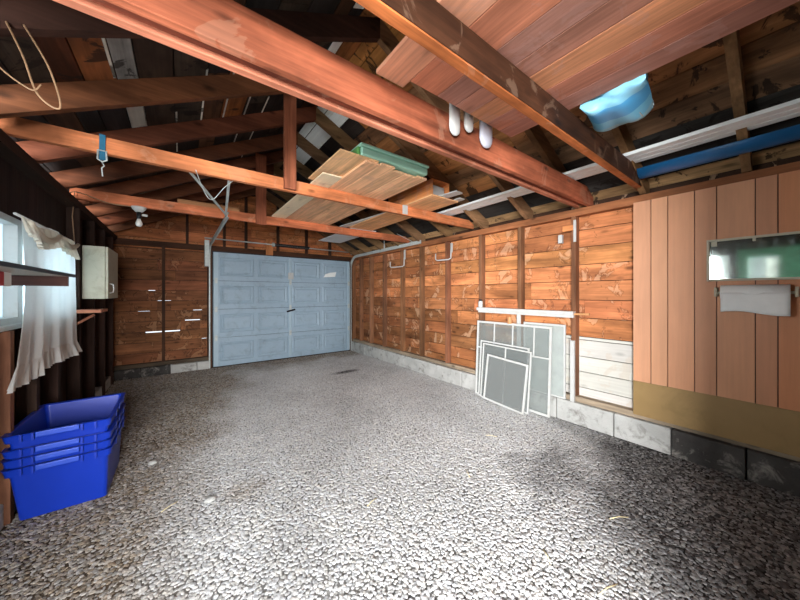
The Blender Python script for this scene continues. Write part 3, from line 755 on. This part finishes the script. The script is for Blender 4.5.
# ------------------------------------------------------------------ wall hooks
def hook(y, z, w, drop, label):
    pts = [(3.325, y, z), (3.32, y+.0, z-drop), (3.30, y+.03, z-drop-.02), (3.26, y+w-.03, z-drop-.02), (3.26, y+w, z-drop), (3.26, y+w, z-drop+.09)]
    h = root('wall_hook', (3.33, y, z-drop), label, 'hook', 'wall hooks')
    MB().tube(pts, .010, 8).build('hook_rod', 'white', h)
    MB().box(3.331, 3.339, y-.02, y+.02, z-drop*.6, z+.01).build('mounting_plate', 'white', h)
hook(4.30, 2.16, .36, .28, 'white bent metal hook on the far right wall, nearer the garage door')
hook(3.13, 2.12, .27, .22, 'white bent metal hook on the right wall, middle one of three')
hk = root('shelf_bracket', (3.34, 1.39, 1.9), 'white metal bracket with wooden peg on stud above the white rail', 'bracket')
MB().box(3.325, 3.339, 1.36, 1.385, 1.90, 2.13).build('plate', 'white', hk, bevel=.002)
MB().box(3.30, 3.339, 1.49, 1.53, 1.90, 1.99).build('peg', 'white', hk, bevel=.002)
MB().box(3.31, 3.339, 1.386, 1.489, 2.02, 2.08, lin(200, 130, 80)).build('wooden_peg', 'wy', hk, bevel=.002)
# small lamp holder / jar on the stud
j = root('hanging_jar', (3.33, 2.46, 1.17), 'small grey jar standing on the left end of white rail', 'jar')
MB().lathe((3.30, 2.56, 1.17), [(.024, 0), (.03, .01), (.03, .07), (.022, .085)], 16).build('jar_body', 'galv', j)
MB().lathe((3.30, 2.56, 1.2555), [(.024, 0), (.024, .018), (.02, .02)], 16).build('lid', 'steel_dark', j)

# ------------------------------------------------------------------ white rail, post
rl = root('wooden_rail', (3.25, 1.93, 1.08), 'white painted horizontal wooden rail on the right wall above the window screens', 'rail')
MB().box(3.262, 3.335, 1.365, 2.60, 1.128, 1.168).build('rail_top', 'white', rl, bevel=.003)
MB().box(3.285, 3.315, 1.37, 2.59, 1.10, 1.127).build('rail_apron', 'white', rl, bevel=.002)
MB().bar((3.30, 1.364, 1.14), (3.30, 1.22, 1.145), .02, .02, lin(205, 150, 100)).build('peg', 'wy', rl)
MB().box(3.303, 3.336, 1.37, 1.41, .217, .86).build('white_post', 'white', bevel=.003, label='white painted slim post under the right end of rail', cat='post')
MB().box(3.322, 3.3385, 1.985, 2.035, .217, 1.098).build('white_post', 'white', bevel=.003, label='white painted board on the stud behind the window screens', cat='post')

# ------------------------------------------------------------------ leaning screens (built flat, then leaned)
def screen(name, y_right, y_left, height, x_base, lean, z_base, fw, panes, mat, label, vs=(), hs=(), roll=0.0, fm='white', cat='window screen', vfrom=0):
    r = root(name, (x_base, (y_right+y_left)/2, z_base), label, cat)
    w = y_left-y_right; t = .018
    O = Vector(r.location)
    def bx(y0, y1, z0, z1, nm, m_, tt=t, par=r, dx=0):
        mb_ = MB(); mb_.box(O.x-tt/2+dx, O.x+tt/2+dx, O.y+y0, O.y+y1, O.z+z0, O.z+z1)
        return mb_.build(nm, m_, par, bevel=.002 if tt > .01 else 0)
    mb_ = MB()
    for (a, b2, c, d_) in ((-w/2, -w/2+fw, 0, height), (w/2-fw, w/2, 0, height), (-w/2+fw, w/2-fw, 0, fw), (-w/2+fw, w/2-fw, height-fw, height)):
        mb_.box(O.x-t/2, O.x+t/2, O.y+a, O.y+b2, O.z+c, O.z+d_)
    mb_.build('frame', fm, r, bevel=.002)
    for v_ in vs: bx(-w/2+v_*w-.008, -w/2+v_*w+.008, max(fw, vfrom*height), height-fw, 'muntin', fm, .014)
    for h_ in hs: bx(-w/2+fw, w/2-fw, h_*height-.008, h_*height+.008, 'rail', fm, .0135)
    bx(-w/2+fw, w/2-fw, fw, height-fw, panes, mat, .003)
    r.rotation_euler = (roll, lean, 0)
    return r
screen('storm_window', 1.575, 2.58, .985, 3.215, .05, .006, .026, 'pane', 'pane', 'large white framed storm window leaning behind the screens, with grid bars', vs=(.20, .47, .73), hs=(.64,), vfrom=.64)
screen('window_screen', 1.82, 2.50, .73, 3.175, .05, .006, .018, 'mesh', 'mesh', 'medium window screen with white frame between storm window and small screen', hs=(), roll=.02)
screen('window_screen', 1.78, 2.44, .70, 3.14, .055, .006, .016, 'mesh', 'mesh', 'thin white framed screen directly behind the small front screen', vs=(.5,), roll=.03)
screen('window_screen', 1.81, 2.36, .57, 3.095, .06, .006, .022, 'mesh', 'mesh_dark', 'smallest window screen with grey mesh, leaning frontmost and tilted', roll=.07)
screen('glass_pane', 1.46, 1.94, .80, 3.322, .0, .217, .02, 'pane', 'pane_green', 'pale green glass pane with white frame standing behind the storm window', cat='glass pane')

MB().box(3.225, 3.262, 2.06, 2.10, .985, 1.07, lin(206, 150, 104)).build('wood_block', 'wz', bevel=.002, label='small orange wood block wedged above the storm window top edge', cat='block')
# ------------------------------------------------------------------ wall panelling, hardboard, mirror, paper towels
mb = MB(); edges = [.87, .742, .631, .469, .348, .158, .058, -.09, -.22, -.34]
pcx = [lin(206, 150, 114), lin(210, 154, 116), lin(208, 150, 112), lin(202, 146, 110), lin(206, 150, 112), lin(198, 140, 104), lin(200, 134, 92), lin(200, 134, 92), lin(200, 134, 92)]
for i in range(len(edges)-1):
    mb.box(3.306, 3.324, edges[i+1]+.003, edges[i]-.003, .565, 2.178, pcx[i])
mb.box(3.3245, 3.333, -.34, .87, .565, 2.178, lin(90, 55, 36))
mb.build('wall_panelling', 'panel', label='orange brown grooved plywood panelling sheet fixed to the right wall', cat='panelling')
MB().box(3.312, 3.333, -.34, .872, .255, .5635).build('hardboard_sheet', 'hardboard', bevel=.006, label='olive tan hardboard strip below the orange panelling', cat='board')
mi = root('mirror', (3.29, .17, 1.445), 'long low mirror with thin pale frame hanging on the orange panelling', 'mirror')
mb = MB(); fr = .016; y0, y1, z0, z1 = -.12, .40, 1.448, 1.768
mb.box(3.285, 3.305, y0, y0+fr, z0, z1); mb.box(3.285, 3.305, y1-fr, y1, z0, z1); mb.box(3.285, 3.305, y0+fr, y1-fr, z0, z0+fr); mb.box(3.285, 3.305, y0+fr, y1-fr, z1-fr, z1)
M['frame_pale'] = plain('pale_frame', (188, 182, 160), .5, 0, .06, 10)
mb.build('frame', 'frame_pale', mi, bevel=.003)
MB().box(3.295, 3.300, y0+fr, y1-fr, z0+fr, z1-fr).build('mirror_glass', 'mirror', mi)
MB().box(3.288, 3.2945, .345, .375, 1.715, 1.75).build('corner_clip', 'frame_pale', mi); MB().box(3.288, 3.2945, .155, .17, 1.73, 1.752).build('corner_clip', 'frame_pale', mi)
pt = root('paper_towel_holder', (3.25, .16, 1.33), 'white wall mounted paper towel holder below the mirror', 'holder')
for yv in (.345, -.02):
    MB().box(3.22, 3.305, yv-.008, yv+.008, 1.33, 1.40).build('end_bracket', 'frame_pale', pt, bevel=.006)
MB().tube([(3.245, -.02, 1.36), (3.245, .345, 1.36)], .010, 10).build('rod', 'frame_pale', pt)
prl = root('paper_towel_roll', (3.245, .16, 1.36), 'white paper towel roll with a loose hanging sheet on the holder', 'paper towel')
MB().lathe((3.245, .0, 1.36), [(.0115, .005), (.055, .006), (.055, .32), (.0115, .321)], 32, 'Y').build('roll', 'paper', prl)
MB().grid(lambda u, v: (3.19-.004*math.sin(v*3)-.003*math.sin(u*9), .006+u*.31, 1.36-(.145+.012*math.sin(u*5+1)*v)*v), 12, 8).build('loose_sheet', 'paper', prl, solid=.001)

# ------------------------------------------------------------------ curtain, valance, rod
def curt(u, v):
    yv = 2.84+1.17*u; fold = .007*math.sin(u*46+1.2*math.sin(v*3))+.006*math.sin(u*21+2)
    z = 1.835-1.005*v-.012*math.sin(u*9)
    flare = max(0, (v-.9)/.1)
    return (-.78+fold*(.4+1.3*v)+flare*.03+.02*v+flare*.012*math.sin(u*150), yv-(.12*flare+.30*max(0,v-.35)**1.5)*(1.18-u)*1.2, z)
cu = root('curtain', (-.78, 3.62, .77), 'long white curtain with a ruffled hem hanging at the left window', 'curtain')
MB().grid(lambda u, v: curt(u, v*.9), 160, 24).build('curtain_panel', 'fabric', cu)
MB().grid(lambda u, v: curt(u, .9+v*.1), 220, 6).build('ruffle', 'fabric', cu)
def val(u, v):
    yv = 2.64+1.12*u+.05*v*u
    dip = .075+.07*abs(math.sin(u*math.pi*1.7+.2))
    ru = .014*math.sin(u*120)*(.3+v)+.02*math.sin(u*17)
    return (-.725+ru*.8+.02*v, yv, 1.795-.008*math.sin(u*8)-dip*v)
va = root('valance', (-.72, 3.65, 1.6), 'short ivory gathered valance across the top of the white curtain', 'curtain')
MB().grid(val, 220, 10).build('valance_cloth', 'valance', va)
swag = [(-.70, 2.67+.55*t/12, 1.775-.07*math.sin(math.pi*t/12)) for t in range(13)]
MB().tube(swag, [.012+.008*math.sin(math.pi*t/12) for t in range(13)], 8).build('swag_roll', 'valance', va)
swag = [(-.70, 3.24+.46*t/10, 1.775-.05*math.sin(math.pi*t/10)) for t in range(11)]
MB().tube(swag, [.012+.006*math.sin(math.pi*t/10) for t in range(11)], 8).build('swag_roll', 'valance', va)
MB().tube([(-.745, 2.64, 1.806), (-.745, 3.80, 1.806)], .008, 8).build('curtain_rod', 'white', label='thin rod carrying the white curtain', cat='curtain rod')

# ------------------------------------------------------------------ shelf, small shelf, cabinet on left wall
sh_ = root('wall_shelf', (-.68, 2.3, 1.40), 'thin black edged shelf across the left window', 'shelf')
M['beige'] = plain('beige_laminate', (188, 178, 164), .5, 0, .05, 5)
MB().box(-.79, -.566, 1.75, 2.84, 1.462, 1.472).build('shelf_board', 'beige', sh_)
MB().box(-.565, -.555, 1.75, 2.87, 1.460, 1.480).build('edge_strip', 'black', sh_, bevel=.002)
MB().box(-.80, -.57, 2.77, 2.795, 1.40, 1.4615, lin(92, 62, 56)).build('bracket', 'wx', sh_)
MB().box(-.80, -.57, 1.76, 1.785, 1.40, 1.4615, lin(92, 62, 56)).build('bracket', 'wx', sh_)
rb = root('red_box', (-.74, 2.3, 1.39), 'red and white box on the black edged shelf at the picture edge', 'box')
MB().box(-.78, -.70, 2.10, 2.36, 1.39, 1.461).build('box_body', 'red', rb, bevel=.003)
MB().box(-.78, -.70, 2.3605, 2.44, 1.39, 1.461).build('end_flap', 'paper', rb, bevel=.002)
tag(rb, 'red box with a white end tucked under the black edged shelf')
ss = root('wooden_shelf', (-.72, 4.1, 1.175), 'small raw wooden shelf on a bracket below the cream cabinet', 'shelf')
MB().box(-.87, -.61, 4.03, 4.36, 1.168, 1.195, lin(206, 140, 112)).build('shelf_board', 'wx', ss, bevel=.002)
MB().bar((-.80, 4.05, 1.05), (-.66, 4.05, 1.15), .02, .02, lin(170, 110, 84)).build('bracket', 'wx', ss)
MB().box(-.795, -.79+.005, 4.04, 4.06, 1.0, 1.167, lin(150, 96, 74)).build('bracket', 'wx', ss)
cb = root('cabinet', (-.72, 4.62, 1.30), 'small cream wall cabinet beside the white curtain', 'cabinet')
MB().box(-.79, -.622, 4.31, 4.93, 1.30, 1.845).build('body', 'cabinet', cb, bevel=.003)
cd = MB().box(-.621, -.60, 4.315, 4.925, 1.303, 1.842).build('door', 'cabinet', cb, bevel=.003)
MB().tube([(-.598, 4.38, 1.36), (-.57, 4.38, 1.37), (-.565, 4.38, 1.41), (-.57, 4.38, 1.45), (-.598, 4.38, 1.46)], .007, 8).build('handle', 'white', cd)
# ------------------------------------------------------------------ stacked blue bins
def make_bin(zr, label, top=False):
    x0, x1, y0, y1 = -.762, -.388, 2.738, 3.265     # base footprint
    X0, X1, Y0, Y1 = -.795, -.375, 2.70, 3.30         # rim
    zb = zr-.34
    r = root('recycling_bin', (-.575, 3.0, zb), label, 'bin', 'stacked blue recycling bins')
    mb_ = MB()
    def ring(f, z, inset=0, n=6):
        a0 = x0+(X0-x0)*f+inset; a1 = x1+(X1-x1)*f-inset; b0 = y0+(Y0-y0)*f+inset; b1 = y1+(Y1-y1)*f-inset; rr = .022
        pts = []
        for (cx, cy, s0) in ((a1-rr, b1-rr, 0), (a0+rr, b1-rr, 1), (a0+rr, b0+rr, 2), (a1-rr, b0+rr, 3)):
            for k in range(n+1):
                t = (s0+k/n)*math.pi/2; pts.append((cx+rr*math.cos(t), cy+rr*math.sin(t), z))
        return pts
    H = .335
    prof = [(0, 0, .004), (.0, .002, 0), (.86, .86*H, 0), (.86, .865*H, -.014), (.97, .97*H, -.016), (1, H, -.02), (1, H, -.002), (.95, H-.006, .0035), (.7, .70*H, .0035), (.0, .006, .0035)]
    rings = [ring(f, zb+z, ins) for f, z, ins in prof]; n = len(rings[0])
    vs = [p for rg in rings for p in rg]
    fs = [(i*n+k, i*n+(k+1) % n, (i+1)*n+(k+1) % n, (i+1)*n+k) for i in range(len(rings)-1) for k in range(n)]
    fs += [tuple(range(n))[::-1], tuple((len(rings)-1)*n+k for k in range(n))]
    mb_.add(vs, fs); mb_.build('tub', 'bin', r)
    # ribs under the rim and hand grips
    for (ya, yb, xa, xb) in ((Y0-.034, Y0-.0205, -.68, -.50),):
        MB().box(xa, xb, ya, yb, zr-.034, zr-.002).build('hand_grip', 'bin_grip', r, bevel=.005)
    for xk in (-.735, -.69, -.49, -.43):
        MB().box(xk-.005, xk+.005, Y0-.030, Y0-.0205, zr-.045, zr-.004).build('rib', 'bin', r)
    for yk in (2.85, 3.0, 3.17):
        MB().box(X1+.0165, X1+.022, yk-.006, yk+.006, zr-.045, zr-.004).build('rib', 'bin', r)
    return r
for zr, lb in ((.345, 'blue recycling bin at the bottom of the stack, standing on gravel'), (.40, 'blue recycling bin second from the bottom of the stack'), (.455, 'blue recycling bin second from the top of the stack'), (.54, 'blue recycling bin on top of the stack, open and empty')):
    make_bin(zr, lb)
# ------------------------------------------------------------------ light fitting, strap, wires
lf = root('light_fitting', (-.35, 4.22, 2.2), 'bare white bulb in a porcelain holder under the rear slim beam', 'light bulb')
MB().lathe((-.35, 4.225, 0), [(.02, 2.232), (.03, 2.235), (.055, 2.262), (.065, 2.285), (.05, 2.2885)], 24).build('lamp_holder', 'white', lf)
MB().lathe((-.35, 4.225, 0), [(.016, 2.16), (.02, 2.165), (.02, 2.2315), (.012, 2.2318)], 20).build('socket', 'steel_dark', lf)
MB().lathe((-.35, 4.225, 0), [(.004, 2.075), (.02, 2.080), (.03, 2.10), (.03, 2.118), (.02, 2.143), (.015, 2.1595)], 20).build('bulb', 'bulb', lf)
MB().lathe((-.30, 4.225, 2.205), [(.006, -.028), (.014, -.02), (.014, .02), (.006, .022)], 12, 'X').build('pull_switch', 'white', lf)
sp_ = root('hanging_strap', (-.41, 2.74, 2.25), 'teal ratchet strap with a hook looped over the slim beam', 'strap')
mb = MB(); mb.box(-.425, -.395, 2.746, 2.7545, 2.24, 2.404); mb.box(-.425, -.395, 2.746, 2.81, 2.4045, 2.409); mb.box(-.425, -.395, 2.8015, 2.809, 2.30, 2.404)
mb.build('webbing', 'teal', sp_)
mb = MB(); mb.tube([(-.43, 2.742, 2.30), (-.39, 2.742, 2.30), (-.388, 2.742, 2.24), (-.41, 2.742, 2.225), (-.432, 2.742, 2.24), (-.43, 2.742, 2.30)], .005, 8)
mb.build('buckle', 'galv', sp_)
MB().tube([(-.41, 2.742, 2.222), (-.40, 2.742, 2.20), (-.412, 2.742, 2.185), (-.408, 2.742, 2.13)], .0035, 6).build('hook', 'galv', sp_)
wpts = lambda L: [(x, y, z) for x, y, z in L]
def smooth(P, n=8):
    P = [Vector(p) for p in P]; out = []
    for i in range(len(P)-1):
        p0, p1, p2, p3 = P[max(i-1, 0)], P[i], P[i+1], P[min(i+2, len(P)-1)]
        for k in range(n):
            t = k/n; out.append(.5*((2*p1)+(-p0+p2)*t+(2*p0-5*p1+4*p2-p3)*t*t+(-p0+3*p1-3*p2+p3)*t**3))
    out.append(P[-1]); return out
wl = root('wire_loop', (-.5, 1.85, 2.4), 'thin loops of loose wire hanging from the rafter at the upper left corner', 'wire')
MB().tube(smooth([(-.55, 1.87, 2.43), (-.50, 1.84, 2.30), (-.46, 1.84, 2.16), (-.40, 1.84, 2.13), (-.43, 1.84, 2.28), (-.50, 1.85, 2.43)]), .0035, 6).build('wire_strand', 'wire', wl)
MB().tube(smooth([(-.58, 1.87, 2.43), (-.57, 1.83, 2.25), (-.48, 1.83, 2.17), (-.45, 1.83, 2.20)]), .003, 6).build('wire_strand', 'wire', wl)
MB().tube(smooth([(-.84, 4.0, 2.2), (-.78, 4.0, 2.3), (-.6, 4.2, 2.285), (-.5, 4.225, 2.282), (-.41, 4.225, 2.28)]), .005, 6).build('electric_cable', 'wire', label='brown cable running along the rear slim beam to the bulb', cat='cable')
MB().tube([(-.82, 4.21, 2.36), (-.83, 4.18, 2.1), (-.82, 4.2, 1.86)], .004, 6).build('electric_cable', 'wire', label='thin brown cable hanging down beside the cream cabinet', cat='cable')
MB().tube(smooth([(.10, 2.74, 2.30), (.16, 2.9, 2.20), (.22, 2.95, 2.15), (.30, 2.85, 2.24), (.36, 2.79, 2.295)]), .003, 6).build('wire_loop', 'galv', label='thin pale wire looped between the two door track struts', cat='wire')
# ------------------------------------------------------------------ bits on the floor
random.seed(3)
for k, (x, y, a, L, lb) in enumerate([(.99, 1.62, .3, .09, 'near the middle of the floor'), (1.72, 1.45, 1.0, .10, 'on dark gravel before the concrete blocks'), (1.5, .75, .9, .08, 'in front, right of the middle'), (2.1, .62, 2.6, .12, 'on the darkest gravel'), (1.55, .5, 2.9, .14, 'nearest the lower right'), (-.05, 2.35, .6, .10, 'near the blue bins'), (2.35, 1.7, 2.2, .10, 'below the window screens')]):
    d_ = Vector((math.cos(a), math.sin(a), 0))*L/2
    MB().tube([Vector((x, y, .012))-d_, Vector((x+.004, y+.004, .016)), Vector((x, y, .012))+d_], .0028, 6).build('twig', 'yellow', label='pale dry straw stalk lying '+lb, cat='straw', group='straw stalks on the gravel')
MB().lathe((-.17, 3.05, 0), [(.018, .0), (.028, .006), (.02, .02), (.01, .025)], 7, sx=1.2).build('stone', 'concrete', label='pale larger stone beside the blue bins', cat='stone')
MB().lathe((.16, 2.28, 0), [(.02, .0), (.03, .006), (.024, .018), (.01, .022)], 7, sx=1.3).build('stone', 'concrete', label='pale larger stone on the brownish gravel patch', cat='stone')
